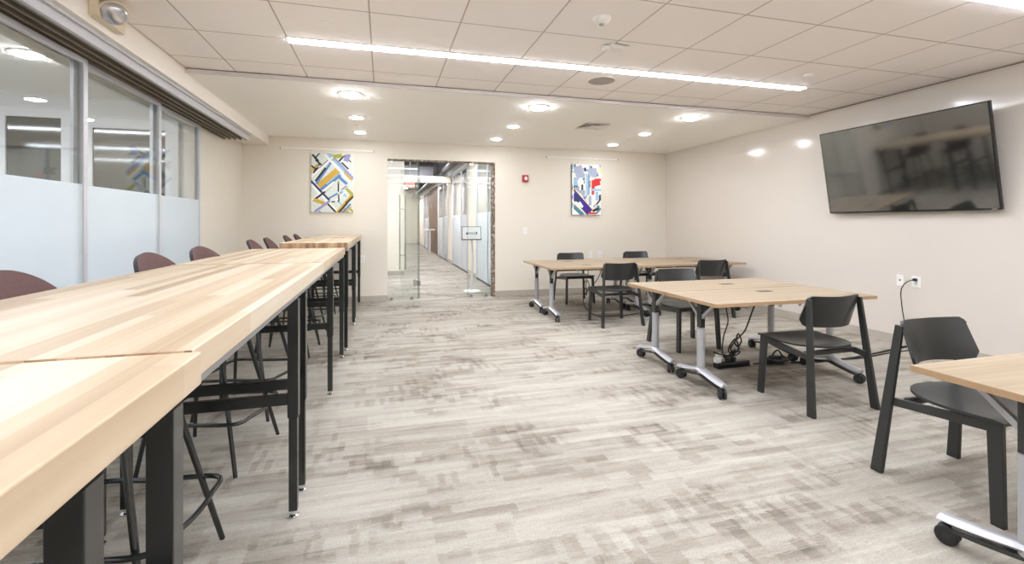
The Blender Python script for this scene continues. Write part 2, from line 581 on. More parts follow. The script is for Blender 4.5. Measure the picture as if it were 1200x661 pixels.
def thing(name, label, cat, loc=(0, 0, 0), rz=0.0, group=None, rot=None):
    o = bpy.data.objects.new(name, None)
    o.empty_display_size = 0.1
    COL.objects.link(o)
    o.location = loc
    o.rotation_euler = rot or (0, 0, rz)
    return tag(o, label, cat, group)

def struct(name, mb, mats, parent=None, **kw):
    o = mb.build(name, mats, parent, **kw)
    if parent is None:
        o['kind'] = 'structure'
    return o

def dup(root, loc, rz=None, label=None, group=None):
    def cp(o, parent):
        c = o.copy()
        COL.objects.link(c)
        c.parent = parent
        for ch in [x for x in ALL if x.parent == o]:
            cp(ch, c)
        return c
    ALL = list(root.children_recursive)
    r = cp(root, None)
    r.location = loc
    if rz is not None:
        r.rotation_euler = (0, 0, rz)
    if label: r['label'] = label
    if group: r['group'] = group
    return r

def smooth_path(pts, k=8, closed=False):
    P = [Vector(p) for p in pts]
    out = []
    n = len(P)
    rng = range(n) if closed else range(n - 1)
    for i in rng:
        p0 = P[i - 1] if (closed or i > 0) else P[i]
        p1, p2 = P[i], P[(i + 1) % n]
        p3 = P[(i + 2) % n] if (closed or i + 2 < n) else P[(i + 1) % n]
        for q in range(k):
            t = q / k
            out.append(0.5 * ((2 * p1) + (-p0 + p2) * t + (2 * p0 - 5 * p1 + 4 * p2 - p3) * t * t + (-p0 + 3 * p1 - 3 * p2 + p3) * t ** 3))
    if not closed:
        out.append(P[-1])
    return out

# ------------------------------------------------------------------ room shell
XR, YF, YB = 5.42, 8.2, -2.6        # right wall, far wall, back wall
XL = -2.13                          # left wall face
ZL, ZH = 2.70, 2.745                # drywall ceiling, tile ceiling
YS = 4.95                           # edge between the two ceilings
XB = -1.75                          # bulkhead face

struct('floor', MB().box(-7.4, 7.5, YB - .15, 34, -0.1, 0), 'carpet')
struct('ceiling', MB().box(XB - 0.02, XR + .15, YB - .15, YS, ZH, ZH + .12), 'tiles')
struct('ceiling_far', MB().box(XB - 0.02, XR + .15, YS, YF + .12, ZL, ZH + .12), 'drywall')
# metal edge of the tile ceiling and its shadow gap
struct('trim_7', MB().box(XB, XR, YS - .016, YS, ZL - .002, ZH - .010).box(XR - .018, XR, YB, YS - .016, ZH - .006, ZH - .002).box(XB, XB + .014, YB, YS - .016, ZH - .006, ZH - .002), 'grid_edge')
struct('trim_8', MB().box(XB, XR, YS - .006, YS, ZH - .010, ZH - .001), 'groove_mid')
struct('trim_9', MB().box(XR - .004, XR, YB, YS - .016, ZH - .016, ZH - .006), 'groove_mid')
struct('wall_right', MB().box(XR, XR + .15, YB - .15, YF + .12, 0, 2.86), 'wall_gloss')
struct('wall_back', MB().box(XL - .1, XR, YB - .15, YB, 0, 2.86), 'wall')
DX0, DX1, DZ = 0.07, 1.935, 2.405   # doorway opening
wf = MB()
wf.box(XL - .12, DX0, YF, YF + .12, 0, 2.86)
wf.box(DX1, XR + .15, YF, YF + .12, 0, 2.86)
wf.box(DX0, DX1, YF, YF + .12, DZ, 2.86)
struct('wall_far', wf, 'wall')
struct('wall_left', MB().box(XL - .12, XL, 6.35, YF, 0, 2.86).box(XL - .12, XL, YB, 6.35, 2.47, 2.86), 'wall')
struct('trim_1', MB().box(XL, XB, YB, YF, 2.555, 2.86), 'bulkhead')          # bulkhead over the glass
# raw unfinished jambs of the opening
struct('trim_2', MB().box(DX1 - .052, DX1, YF - .004, YF + .124, 0, DZ - .02).box(DX0, DX1, YF - .004, YF + .124, DZ - .022, DZ), 'jamb')
# sliding-glass head track
tr = MB()
tr.box(-1.835, -1.805, YB, 7.3, 2.474, 2.555, 0)
tr.box(-2.12, -1.835, YB, 7.3, 2.50, 2.555, 2)
for k in range(5):
    x = -2.12 + k * 0.067
    tr.box(x, x + .020, YB, 7.3, 2.474, 2.50, 1)
tr.box(-1.80, -1.785, YB, 7.3, 2.535, 2.555, 0)
struct('trim_3', tr, ['alu', 'groove_mid', 'groove'])
# baseboards
def base_x(name, x0, x1, y, s):
    struct(name, MB().box(x0, x1, min(y, y + s * .01), max(y, y + s * .01), 0, .10).box(x0, x1, min(y, y + s * .016), max(y, y + s * .016), 0, .012), 'base', bevel=.002)
base_x('baseboard_far', XL, DX0, YF, -1)
base_x('baseboard_far_right', DX1, XR, YF, -1)
base_x('baseboard_back', XL, XR, YB, 1)
struct('baseboard_right', MB().box(XR - .01, XR, YB, YF, 0, .10).box(XR - .016, XR, YB, YF, 0, .012), 'base', bevel=.002)
struct('baseboard_left', MB().box(XL, XL + .01, 6.36, YF, 0, .10), 'base', bevel=.002)

# glass sliding panels on the left (each in its own track)
def glass_panel(n, x, y0, y1, post_far=True):
    fr = MB()
    fr.box(x - .015, x + .015, y1 - .05, y1, 0.004, 2.472)
    fr.box(x - .015, x + .015, y0, y0 + .035, 0.004, 2.472)
    fr.box(x - .014, x + .014, y0, y1, 0.004, .09)
    fr.box(x - .014, x + .014, y0, y1, 2.435, 2.472)
    o = bpy.data.objects.new('window_%d' % n, None)
    COL.objects.link(o)
    o.location = (0, 0, 0)
    o['kind'] = 'structure'
    fr.build('frame', 'alu', o, bevel=.002)
    MB().box(x - .006, x + .006, y0 + .03, y1 - .045, .09, 2.42).build('pane', 'glass', o)
    MB().box(x + .0065, x + .009, y0 + .03, y1 - .045, .09, 1.59).build('frosted_film', 'frost', o)
    # dark gasket along the overlap
    MB().box(x - .0185, x - .0155, y1 - .10, y1 - .0, 0.01, 2.45).build('gasket', 'alu_dark', o)
glass_panel(1, -2.03, 2.75, 4.0)
glass_panel(2, -2.065, 3.92, 5.235)
glass_panel(3, -2.10, 5.15, 6.35)
glass_panel(4, -2.065, 1.5, 2.79)
glass_panel(5, -2.03, 0.24, 1.54)
glass_panel(6, -2.065, -1.04, 0.28)
glass_panel(7, -2.03, -2.58, -1.00)
struct('trim_4', MB().box(-2.12, -2.0, YB, 6.35, 0, .004), 'alu')

# neighbouring room behind the glass
NX, NY = -7.0, 6.6
struct('wall_neighbour_far', MB().box(NX, XL - .12, NY, NY + .12, 0, 2.86), 'wall_cool')
struct('wall_neighbour_left', MB().box(NX - .12, NX, YB, NY + .12, 0, 2.86), 'wall_cool')
struct('wall_neighbour_back', MB().box(NX, XL - .1, YB - .15, YB, 0, 2.86), 'wall_cool')
struct('ceiling_neighbour', MB().box(NX, XL - .12, YB, NY, 2.78, 2.86), 'drywall')
def nb_window(n, x0, x1, z0, z1, fw=.1, px0=None):
    o = bpy.data.objects.new('window_%d' % n, None)
    COL.objects.link(o)
    o['kind'] = 'structure'
    f = MB()
    for a, b, c, d in ((x0, x0 + fw, z0, z1), (x1 - fw, x1, z0, z1), (x0 + fw, x1 - fw, z0, z0 + fw), (x0 + fw, x1 - fw, z1 - fw, z1)):
        f.box(a, b, NY - .05, NY, c, d)
    f.box(x0 - .02, x0, NY - .06, NY, z0 - .02, z1 + .02).box(x1, x1 + .02, NY - .06, NY, z0 - .02, z1 + .02).box(x0, x1, NY - .06, NY, z1, z1 + .02)
    f.build('frame', 'white_frame', o, bevel=.003)
    MB().box(x0 + fw, x1 - fw, NY - .03, NY - .01, z0 + fw, z1 - fw).build('pane', 'dark_pane', o)
nb_window(8, -4.17, -3.46, .5, 2.62, .1)
nb_window(9, -3.38, -2.41, .5, 2.55, .12)

# ------------------------------------------------------------------ corridor beyond the doorway
CX = 2.15
struct('wall_corridor_left', MB().box(-3.0, .52, 12.3, 12.42, 0, 3.4), 'wall')
struct('baseboard_corridor', MB().box(-3.0, .52, 12.288, 12.3, 0, .10), 'base')
struct('wall_corridor_side', MB().box(-3.1, -3.0, YF + .12, 12.42, 0, 3.4), 'wall')
struct('wall_corridor_end', MB().box(-.5, 4.6, 31, 31.1, 0, 3.4), 'wall')
struct('wall_corridor_deep', MB().box(.40, .52, 12.42, 31, 0, 3.4), 'wall')
struct('wall_office_side', MB().box(4.6, 4.7, YF + .12, 31, 0, 3.4), 'wall')
struct('ceiling_corridor', MB().box(-3.1, 4.7, YF + .12, 31.1, 3.4, 3.5), 'deck')
struct('trim_5', MB().box(.52, CX - .05, 15.0, 15.3, 2.60, 2.80), 'base')         # cross bulkhead
struct('trim_6', MB().box(CX - .09, CX + .10, YF + .13, 31, 2.86, 3.0), 'white_frame')   # header beam over the offices
colm = MB()
for a, b in ((10.97, 12.25), (14.95, 16.1), (18.97, 19.3), (25.9, 31)):
    colm.box(CX, CX + .35, a, b, 0, 2.86)
struct('wall_corridor_right', colm, 'wall')
struct('wall_brown', MB().box(CX + .02, CX + .12, 19.3, 23.0, 0, 2.86), 'brown')
bs = MB()
for a, b in ((10.97, 12.25), (14.95, 16.1), (18.97, 19.3), (25.9, 31)):
    bs.box(CX - .012, CX, a, b, 0, .10)
struct('baseboard_corridor_right', bs, 'base')
for n, (a, b, mull) in enumerate(((YF + .14, 10.97, 9.75), (12.25, 14.95, 13.3), (16.1, 18.97, 17.4), (23.0, 25.9, 24.4))):
    o = bpy.data.objects.new('window_%d' % (10 + n), None)
    COL.objects.link(o)
    o['kind'] = 'structure'
    f = MB()
    f.box(CX - .02, CX + .03, a, a + .04, 0, 2.86).box(CX - .02, CX + .03, b - .04, b, 0, 2.86)
    f.box(CX - .02, CX + .03, mull - .03, mull + .03, 0, 2.86)
    f.box(CX - .02, CX + .03, a, b, 2.80, 2.86)
    f.build('frame', 'alu', o)
    MB().box(CX - .025, CX + .035, a, b, 0, .035).build('sill', 'duct', o)
    MB().box(CX - .004, CX + .004, a + .04, b - .04, .035, 2.80).build('pane', 'glass', o)
    MB().box(CX - .007, CX - .0045, a + .04, b - .04, .035, 1.55).build('frosted_film', 'frost', o)

# services under the corridor deck
def duct(pts, r, m, label):
    tag(MB().tube(pts, r, 14).build('duct', m, smooth=True), label, 'duct')
duct([(.55, 13.6, 3.26), (CX - .2, 13.6, 3.26)], .11, 'duct', 'dark round duct crossing the corridor ceiling beyond the doorway')
duct([(CX - .27, 8.6, 2.98), (CX - .27, 14.9, 2.98)], .10, 'duct', 'dark pipe over the nearest glass offices, before the cross beam')
_d = (MB().tube([(CX - .27, 15.35, 2.98), (CX - .27, 30.5, 2.98)], .10, 14).box(CX - .275, CX - .265, 17, 17.02, 3.05, 3.4).box(CX - .275, CX - .265, 24, 24.02, 3.05, 3.4)).build('duct', 'duct', smooth=True)
tag(_d, 'dark pipe over the offices, beyond the cross beam of the corridor', 'duct')
tag(MB().box(.6, 1.7, 16.6, 17.1, 2.95, 3.3).box(.7, .72, 16.8, 16.82, 3.3, 3.4).box(1.58, 1.6, 16.8, 16.82, 3.3, 3.4).build('duct', 'duct_grey', bevel=.01), 'grey rectangular duct across the corridor ceiling behind the cross beam', 'duct')

# lights in corridor and offices
def hall_light(x, y, z, lx, ly, label, nm='ceiling_light', em='e_hall', group=None):
    t = thing(nm, label, 'light', (x, y, z), group=group)
    MB().box(-lx / 2 - .015, lx / 2 + .015, -ly / 2 - .015, ly / 2 + .015, -.03, -.0).build('housing', 'white_frame', t, bevel=.003)
    MB().box(-lx / 2, lx / 2, -ly / 2, ly / 2, -.036, -.0305).build('diffuser', em, t)
    return t
for i, (x, y) in enumerate(((1.0, 10.2), (1.2, 14.2), (1.2, 18.5), (1.2, 23.5), (1.2, 28))):
    z = 3.395 if i else 3.395
    hall_light(x, y, z, .3, 1.2, 'surface ceiling light in the corridor, %s from the glass doorway' % ['nearest', 'second', 'third', 'fourth', 'farthest'][i])
for i, y in enumerate((9.8, 13.4, 17.5, 24.4)):
    hall_light(3.4, y, 3.395, .3, 1.2, 'office ceiling light behind the corridor glass, %s from the glass doorway' % ['nearest', 'second', 'third', 'farthest'][i])
hall_light(-1.5, 10.4, 3.395, .3, 1.2, 'surface ceiling light left of the corridor behind the left side glass')

# exit sign
t = thing('exit_sign', 'small lit red exit sign hanging in the corridor, seen through the glass door', 'sign', (.72, 13.4, 2.30))
MB().tube([(0, 0, .2), (0, 0, 1.1)], .008, 8).build('rod', 'alu', t)
MB().box(-.13, .13, -.025, .025, 0, .2).build('housing', 'white_plastic', t, bevel=.004)
MB().box(-.12, .12, -.028, -.0255, .012, .188).build('face', 'e_exit', t)
def text_mesh(txt, size, name, mat, parent, loc, rot):
    cu = bpy.data.curves.new(name, 'FONT')
    cu.body = txt
    cu.size = size
    cu.align_x = 'CENTER'
    cu.align_y = 'CENTER'
    cu.extrude = 0.0015
    o = bpy.data.objects.new(name, cu)
    COL.objects.link(o)
    dg = bpy.context.evaluated_depsgraph_get()
    me = bpy.data.meshes.new_from_object(o.evaluated_get(dg))
    bpy.data.objects.remove(o)
    me.materials.clear()
    me.materials.append(M[mat])
    o = bpy.data.objects.new(name, me)
    COL.objects.link(o)
    o.parent = parent
    o.location = loc
    o.rotation_euler = rot
    return o
text_mesh('EXIT', .11, 'lettering', 'white_frame', t, (0, -.0305, .10), (PI / 2, 0, 0))

# small white table in the corridor far back
t = thing('console_table', 'small white high table standing against the brown corridor panel', 'table', (1.93, 20.6, 0))
MB().box(-.22, .22, -.35, .35, 1.0, 1.05).build('tabletop', 'white_frame', t, bevel=.004)
for sy in (-.3, .3):
    MB().box(-.02, .02, sy - .02, sy + .02, 0, 1.0).build('leg', 'white_frame', t)
MB().box(-.02, .02, -.28, .28, .55, .59).build('stretcher', 'white_frame', t)

# ------------------------------------------------------------------ glass entrance
def entrance_pane(n, x0, x1):
    o = bpy.data.objects.new('window_%d' % n, None)
    COL.objects.link(o)
    o['kind'] = 'structure'
    y = YF + .05
    MB().box(x0, x1, y, y + .012, .012, DZ - .03).build('pane', 'glass_door', o)
    e = x1 - .0001 if n == 20 else x0 - .0039
    MB().box(e, e + .004, y, y + .0125, .012, DZ - .03).build('pane_edge', 'glass_edge', o)
    for x in (x0 + .06, x1 - .10):
        MB().box(x - .025, x + .025, y - .015, y + .027, 0.001, .055).build('clamp', 'alu_dark', o, bevel=.003)
    MB().box(x0 + .03, x0 + .10, y - .015, y + .027, DZ - .065, DZ - .024).build('clamp', 'steel', o, bevel=.003)
    return o
e1 = entrance_pane(20, DX0 + .005, .575)
for z in (.24, 2.02):
    MB().box(.50, .577, YF + .04, YF + .072, z, z + .10).build('hinge', 'steel', e1, bevel=.003)
e2 = entrance_pane(21, 1.45, DX1 - .055)
# open door leaf, hinged on the left side glass and swung out into the corridor
dr = bpy.data.objects.new('door_1', None)
COL.objects.link(dr)
dr['kind'] = 'structure'
dr.location = (.60, YF + .056, 0)
dr.rotation_euler = (0, 0, math.radians(109))
MB().box(.01, .86, -.006, .006, .015, DZ - .03).build('pane', 'glass_door', dr)
MB().box(.006, .01, -.0062, .0062, .015, DZ - .03).build('pane_edge', 'glass_edge', dr)
for z in (.24, 2.02):
    MB().box(-.02, .075, -.02, .02, z, z + .09).build('hinge', 'steel', dr, bevel=.003)
for sgn in (-1, 1):
    h = MB().tube([(.77, sgn * .055, .45), (.77, sgn * .055, 1.85)], .013, 14).build('handle', 'steel', dr, smooth=True)
    for z in (.72, 1.58):
        MB().tube([(.77, sgn * .0065, z), (.77, sgn * .055, z)], .009, 10).build('standoff', 'steel', h, smooth=True)

# tablet kiosk
t = thing('tablet_kiosk', 'tablet on a slim white curved floor stand just outside the glass doorway', 'kiosk', (1.66, 8.98, 0), math.radians(-8))
MB().lathe([(.17, 0), (.17, .008), (.16, .012), (.03, .02)], n=40).build('base', 'white_frame', t, smooth=True)
MB().tube(smooth_path([(0, 0, .015), (.0, .0, .3), (.02, .03, .6), (.01, .04, .85), (-.01, -.0, 1.05)]), .017, 14).build('pole', 'alu', t, smooth=True)
tb = MB().box(-.19, .19, -.012, .012, -.14, .14).build('tablet_case', 'chair', t, loc=(-.01, -.03, 1.12), rot=(math.radians(-24), 0, 0), bevel=.008)
MB().box(-.178, .178, -.0145, -.0125, -.127, .127).build('face', 'e_tablet', tb)
MB().box(-.09, .09, -.035, -.0148, -.03, .012).build('reader', 'silver', tb, bevel=.006)
MB().box(-.105, -.07, -.040, -.0148, -.035, .0).build('reader_clip', 'bezel', tb, bevel=.006)
MB().box(.09, .11, -.036, -.0148, -.03, .02).build('reader_clip', 'bezel', tb, bevel=.006)

# ------------------------------------------------------------------ ceiling lights of this room
def linear(y, x0, x1, z, label):
    t = thing('linear_ceiling_light', label, 'light', ((x0 + x1) / 2, y, z))
    L = (x1 - x0) / 2
    f = MB()
    f.box(-L - .008, L + .008, -.054, -.046, -.006, 0).box(-L - .008, L + .008, .046, .054, -.006, 0)
    f.box(-L - .008, -L, -.046, .046, -.006, 0).box(L, L + .008, -.046, .046, -.006, 0)
    f.build('frame', 'white_plastic', t)
    MB().box(-L, L, -.042, .042, -.011, 0).build('diffuser', 'e_linear', t)
for y, lb in ((3.97, 'long bright linear light in the tiled ceiling, across the middle of the photo'),
              (2.06, 'linear ceiling light partly in view at the top right corner'),
              (.15, 'linear ceiling light right above the camera'),
              (-1.75, 'linear ceiling light behind the camera')):
    linear(y, -.71, 4.28, ZH - .0005, lb)
for i, y in enumerate((4.25, 2.3, .3)):
    linear(y, -6.4, -2.75, 2.7795, 'linear ceiling light in the room behind the glass, %s to its dark window' % ['nearest', 'second nearest', 'farthest'][i])

def downlight(r, label, loc, group):
    t = thing('recessed_downlight', label, 'light', loc, group=group)
    MB().lathe([(r * 1.22, 0), (r * 1.22, -.006), (r * 1.0, -.012), (r * .98, -.004), (r * .9, -.003)], n=36).build('trim_ring', 'white_plastic', t, smooth=True)
    d = 2.2 if r < .1 else 3.2
    MB().lathe([(r * .97, -.0005), (r * .95, -.006 * d), (r * .6, -.010 * d), (.004, -.011 * d)], n=36).build('lens', 'e_down', t, smooth=True)
    return t
cols = ((-.336, 'left'), (1.785, 'middle'), (3.885, 'right'))
first = {}
for x, side in cols:
    for y, row, r in ((5.3, 'nearest the tiled ceiling', .105), (6.43, 'in the middle row', .082), (7.47, 'in the row nearest the far wall', .082)):
        lb = 'round recessed downlight in the far ceiling, %s column, %s' % (side, row)
        if r not in first:
            first[r] = downlight(r, lb, (x, y, ZL - .0005), 'round downlights in the smooth far ceiling')
        else:
            dup(first[r], (x, y, ZL - .0005), label=lb)
dup(first[.105], (-2.95, 5.0, 2.7795), label='round ceiling light glowing in the room behind the left glass')

# smoke detector, sensor, speaker, sprinkler covers, air vent
t = thing('smoke_detector', 'small white round smoke detector on the ceiling tiles near the top of the photo', 'smoke detector', (1.465, 2.98, ZH))
MB().lathe([(.062, 0), (.062, -.014), (.052, -.03), (.03, -.042), (.01, -.045)]).build('housing', 'white_plastic', t, smooth=True)
MB().lathe([(.018, -.0435), (.016, -.052), (.006, -.054)], n=20).build('sensor_head', 'alu_dark', t, smooth=True)
t = thing('occupancy_sensor', 'boxy white occupancy sensor on the ceiling between smoke detector and linear light', 'sensor', (1.80, 3.42, ZH), math.radians(8))
MB().box(-.075, .075, -.045, .045, -.035, 0).build('housing', 'white_plastic', t, bevel=.008)
MB().box(-.11, -.06, -.03, .03, -.05, -.012).build('sensor_head', 'white_frame', t, bevel=.012)
MB().box(-.03, .10, -.055, -.046, -.006, -.0005).build('bracket', 'base', t)
t = thing('ceiling_speaker', 'round flush ceiling speaker grille beyond the long linear light', 'speaker', (2.11, 4.30, ZH))
MB().lathe([(.142, 0), (.142, -.003), (.136, -.004), (.132, -.003)], n=48).build('rim', 'white_plastic', t, smooth=True)
MB().lathe([(.131, -.0005), (.131, -.003), (.002, -.004)], n=48).build('grille', 'grille', t, smooth=True)
for x, y, z, lb in ((-.39, 3.58, ZH, 'round sprinkler cover on the ceiling tiles above the left end of the linear light'),
                    (3.95, 3.60, ZH, 'round sprinkler cover on the tiles beside the right end of the linear light'),
                    (-.343, 6.98, ZL, 'round sprinkler cover between the left column of downlights'),
                    (3.91, 6.93, ZL, 'round sprinkler cover between the right column of downlights')):
    tag(MB().lathe([(.042, 0), (.042, -.006), (.036, -.009), (.004, -.0095)], n=28).build('sprinkler_cover', 'drywall', loc=(x, y, z), smooth=True), lb, 'sprinkler', 'sprinkler covers on the ceiling')
t = thing('ceiling_vent', 'square four-way air vent in the smooth far ceiling', 'vent', (2.87, 6.10, ZL))
f = MB()
for s_, d in ((.20, 0), (.145, 1), (.10, 2), (.055, 3)):
    zt, zb = -.002 - d * .001, -.016 + d * .002
    for a, b, c, e in ((-s_, s_, -s_, -s_ + .03), (-s_, s_, s_ - .03, s_), (-s_, -s_ + .03, -s_, s_), (s_ - .03, s_, -s_, s_)):
        pass
    w = .022
    i_ = s_ - w
    ring_o = [(-s_, -s_), (s_, -s_), (s_, s_), (-s_, s_)]
    ring_i = [(-i_, -i_), (i_, -i_), (i_, i_), (-i_, i_)]
    for k in range(4):
        k2 = (k + 1) % 4
        o0, o1, i0, i1 = ring_o[k], ring_o[k2], ring_i[k], ring_i[k2]
        f.hexa([(*o0, -.016), (*o1, -.016), (*o1, -.020), (*o0, -.020)], [(*i0, -.0035), (*i1, -.0035), (*i1, -.0075), (*i0, -.0075)])
f.box(-.033, .033, -.033, .033, -.012, -.008)
f.build('louvre', 'white_plastic', t)
MB().box(-.175, .175, -.175, .175, -.003, -.0005).build('duct_opening', 'base', t)

# emergency light on the bulkhead
t = thing('emergency_light', 'beige emergency light with a round lamp head on the bulkhead at the top left', 'emergency light', (XB, 3.63, 2.645))
MB().box(.0005, .055, -.16, .16, -.045, .055).build('housing', 'beige_plastic', t, bevel=.008)
_q = Vector((.42, -.72, -.5)).to_track_quat('Z', 'Y').to_euler()
h = MB().lathe([(.04, 0), (.066, .02), (.078, .055), (.076, .062)], n=36).build('lamp_head', 'beige_plastic', t, loc=(.085, -.06, .03), rot=_q, smooth=True)
MB().lathe([(.072, .058), (.062, .074), (.03, .086), (.003, .089)], n=36).build('lens', 'lens', h, smooth=True)
MB().tube([(.03, -.06, .03), (.085, -.06, .03)], .018, 12).build('swivel', 'beige_plastic', t, smooth=True)
MB().tube([(.056, .02, -.02), (.058, .02, -.02)], .006, 10).build('test_button', 'red', t)

# ------------------------------------------------------------------ pictures and hanging rails
def clip_poly(poly, x0, x1, z0, z1):
    def cl(P, ins, inter):
        out = []
        for i in range(len(P)):
            a, b = P[i - 1], P[i]
            ia, ib = ins(a), ins(b)
            if ib:
                if not ia: out.append(inter(a, b))
                out.append(b)
            elif ia:
                out.append(inter(a, b))
        return out
    def ix(c):
        return lambda a, b: (c, a[1] + (b[1] - a[1]) * (c - a[0]) / (b[0] - a[0]))
    def iz(c):
        return lambda a, b: (a[0] + (b[0] - a[0]) * (c - a[1]) / (b[1] - a[1]), c)
    for ins, it in ((lambda p: p[0] >= x0, ix(x0)), (lambda p: p[0] <= x1, ix(x1)), (lambda p: p[1] >= z0, iz(z0)), (lambda p: p[1] <= z1, iz(z1))):
        if poly: poly = cl(poly, ins, it)
    return poly

def painting(name, label, loc, w, h, strips, mats, side='white_plastic'):
    t = thing(name, label, 'painting', loc)
    MB().box(-w / 2, w / 2, -.035, -.002, 0, h).build('canvas', [side], t, bevel=.002)
    mb = MB()
    mb.box(-w / 2, w / 2, -.036, -.0352, 0, h, 0)
    for i, (cx, cz, L, W, ang, mi) in enumerate(strips):
        a = math.radians(ang)
        dx, dz = math.cos(a), math.sin(a)
        c = ((cx - .5) * w, (1 - cz) * h)
        q = [(c[0] + sx * dx * L * w / 2 - sz * dz * W * w / 2, c[1] + sx * dz * L * w / 2 + sz * dx * W * w / 2) for sx, sz in ((-1, -1), (1, -1), (1, 1), (-1, 1))]
        q = clip_poly(q, -w / 2, w / 2, 0, h)
        if len(q) >= 3:
            y = -.0362 - i * .000012
            mb.add([(p[0], y, p[1]) for p in q], [tuple(range(len(q)))], mi)
    mb.build('painted_surface', mats, t)
    return t
def pc(n, r, g, b): 
    M[n] = plain(n, srgb(r, g, b), .55, vary=.12, scale=25)
for n, c in dict(p_pale=(214, 222, 214), p_white=(240, 240, 236), p_gold=(206, 166, 66), p_blue=(92, 132, 190), p_sky=(150, 190, 214), p_black=(42, 38, 36),
                 p_olive=(170, 170, 70), p_lav=(150, 146, 196), p_navy=(46, 58, 104), p_red=(206, 44, 40), p_violet=(66, 40, 140), p_cream=(236, 222, 190), p_grey=(160, 168, 190), p_teal=(70, 130, 150)).items():
    pc(n, *c)
A1 = ['p_pale', 'p_white', 'p_gold', 'p_blue', 'p_sky', 'p_black', 'p_olive', 'p_lav', 'p_navy']
st = []
rg = random.Random(3)
for k in range(26):                                           # fine dashes in the corners
    st.append((rg.choice((rg.uniform(0, .35), rg.uniform(.6, 1))), rg.choice((rg.uniform(0, .3), rg.uniform(.65, 1))), rg.uniform(.12, .34), rg.uniform(.03, .07), rg.choice((45, -45, 50, -42)), rg.choice((2, 3, 4, 5, 5, 6, 7, 8, 4))))
st += [(.48, .55, 1.5, .50, 45, 0),
       (.40, .42, .62, .15, 42, 2), (.46, .49, .60, .10, 42, 3), (.54, .41, .5, .03, 42, 4),
       (.38, .24, .98, .055, 58, 3), (.22, .36, .42, .05, 55, 5), (.30, .19, .30, .05, 45, 5), (.10, .08, .22, .05, -48, 5),
       (.66, .18, 1.0, .10, -48, 4), (.78, .25, .7, .045, -48, 7), (.62, .22, .5, .025, -48, 1), (.52, .17, .34, .04, -55, 2),
       (.80, .20, .24, .04, -45, 5), (.86, .38, .26, .07, -42, 2), (.76, .46, .24, .07, -42, 3), (.72, .32, 1.2, .05, -48, 1), (.30, .20, .9, .035, 45, 1), (.85, .62, .8, .04, 45, 1), (.2, .68, .9, .03, 42, 1), (.92, .36, .34, .05, -42, 7),
       (.64, .56, .26, .035, 90, 5), (.65, .76, .18, .035, 90, 5), (.65, .48, .07, .03, 90, 6),
       (.16, .60, .8, .06, -48, 8), (.36, .80, 1.1, .055, -48, 1), (.50, .94, .4, .045, -48, 5),
       (.80, .86, .60, .10, 52, 2), (.74, .93, .36, .05, 50, 5), (.84, .93, .3, .05, 50, 3), (.52, .72, .24, .045, 32, 3), (.78, .58, .16, .04, 40, 7),
       (.20, .72, .34, .05, 38, 5), (.18, .82, .28, .09, -20, 2), (.26, .90, .45, .06, 38, 7), (.52, .82, .09, .03, 5, 5), (.40, .62, .22, .015, 45, 6),
       (.93, .66, .3, .08, -45, 6), (.92, .78, .28, .05, 45, 5), (.05, .24, .22, .04, -35, 5), (.85, .06, .20, .12, 70, 7), (.62, .04, .22, .1, 10, 6)]
painting('painting', 'abstract canvas of diagonal gold, blue and black strips, left of the glass doorway', (-.798, YF, 1.495), .645, .955, st, A1)
A2 = ['p_white', 'p_sky', 'p_grey', 'p_red', 'p_violet', 'p_cream', 'p_black', 'p_teal', 'p_blue', 'p_navy', 'p_gold']
st = []
rg = random.Random(11)
for k in range(60):
    st.append((rg.uniform(0, 1), rg.uniform(0, 1), rg.uniform(.08, .26), rg.uniform(.06, .16), rg.choice((90, 45, -45, 80, 0)), rg.choice((0, 1, 2, 8, 5, 7, 0, 2, 9))))
st += [(.25, .16, .3, .42, 20, 2), (.70, .16, .3, .3, 90, 2), (.52, .05, .14, .14, 45, 0), (.45, .10, .12, .1, -60, 9),
       (.12, .35, .24, .14, 90, 1), (.30, .36, .30, .13, 90, 0), (.53, .40, .70, .14, 90, 1), (.58, .40, .60, .04, 90, 8), (.46, .42, .7, .035, 90, 5),
       (.80, .36, .34, .22, 15, 3), (.72, .50, .32, .11, 85, 3), (.90, .30, .2, .08, 0, 3), (.66, .46, .75, .03, 90, 5), (.85, .26, .5, .03, 0, 5), (.83, .50, .36, .07, 0, 1),
       (.35, .48, .26, .07, 90, 6), (.32, .54, .26, .1, 0, 2), (.06, .50, .2, .05, -50, 6), (.12, .52, .22, .03, -45, 10),
       (.34, .77, .82, .28, -44, 4), (.20, .66, .2, .2, -44, 9), (.24, .80, .3, .08, -30, 0), (.28, .80, .12, .18, 35, 0),
       (.48, .74, 1.0, .035, -46, 5), (.14, .88, .6, .12, -40, 7), (.30, .90, .7, .035, -40, 5), (.78, .86, .6, .035, 52, 5), (.94, .72, .3, .05, 52, 6),
       (.82, .90, .24, .08, 20, 6), (.70, .97, .3, .06, 0, 3), (.92, .92, .22, .06, 50, 7), (.74, .70, .28, .14, 90, 0), (.62, .72, .3, .1, 90, 2), (.86, .62, .28, .1, 90, 1),
       (.04, .5, 3.2, .03, 90, 0)]
painting('painting', 'abstract canvas with red, violet and sky-blue blocks, right of the glass doorway', (3.70, YF, 1.475), .59, .945, st, A2, side='bezel')
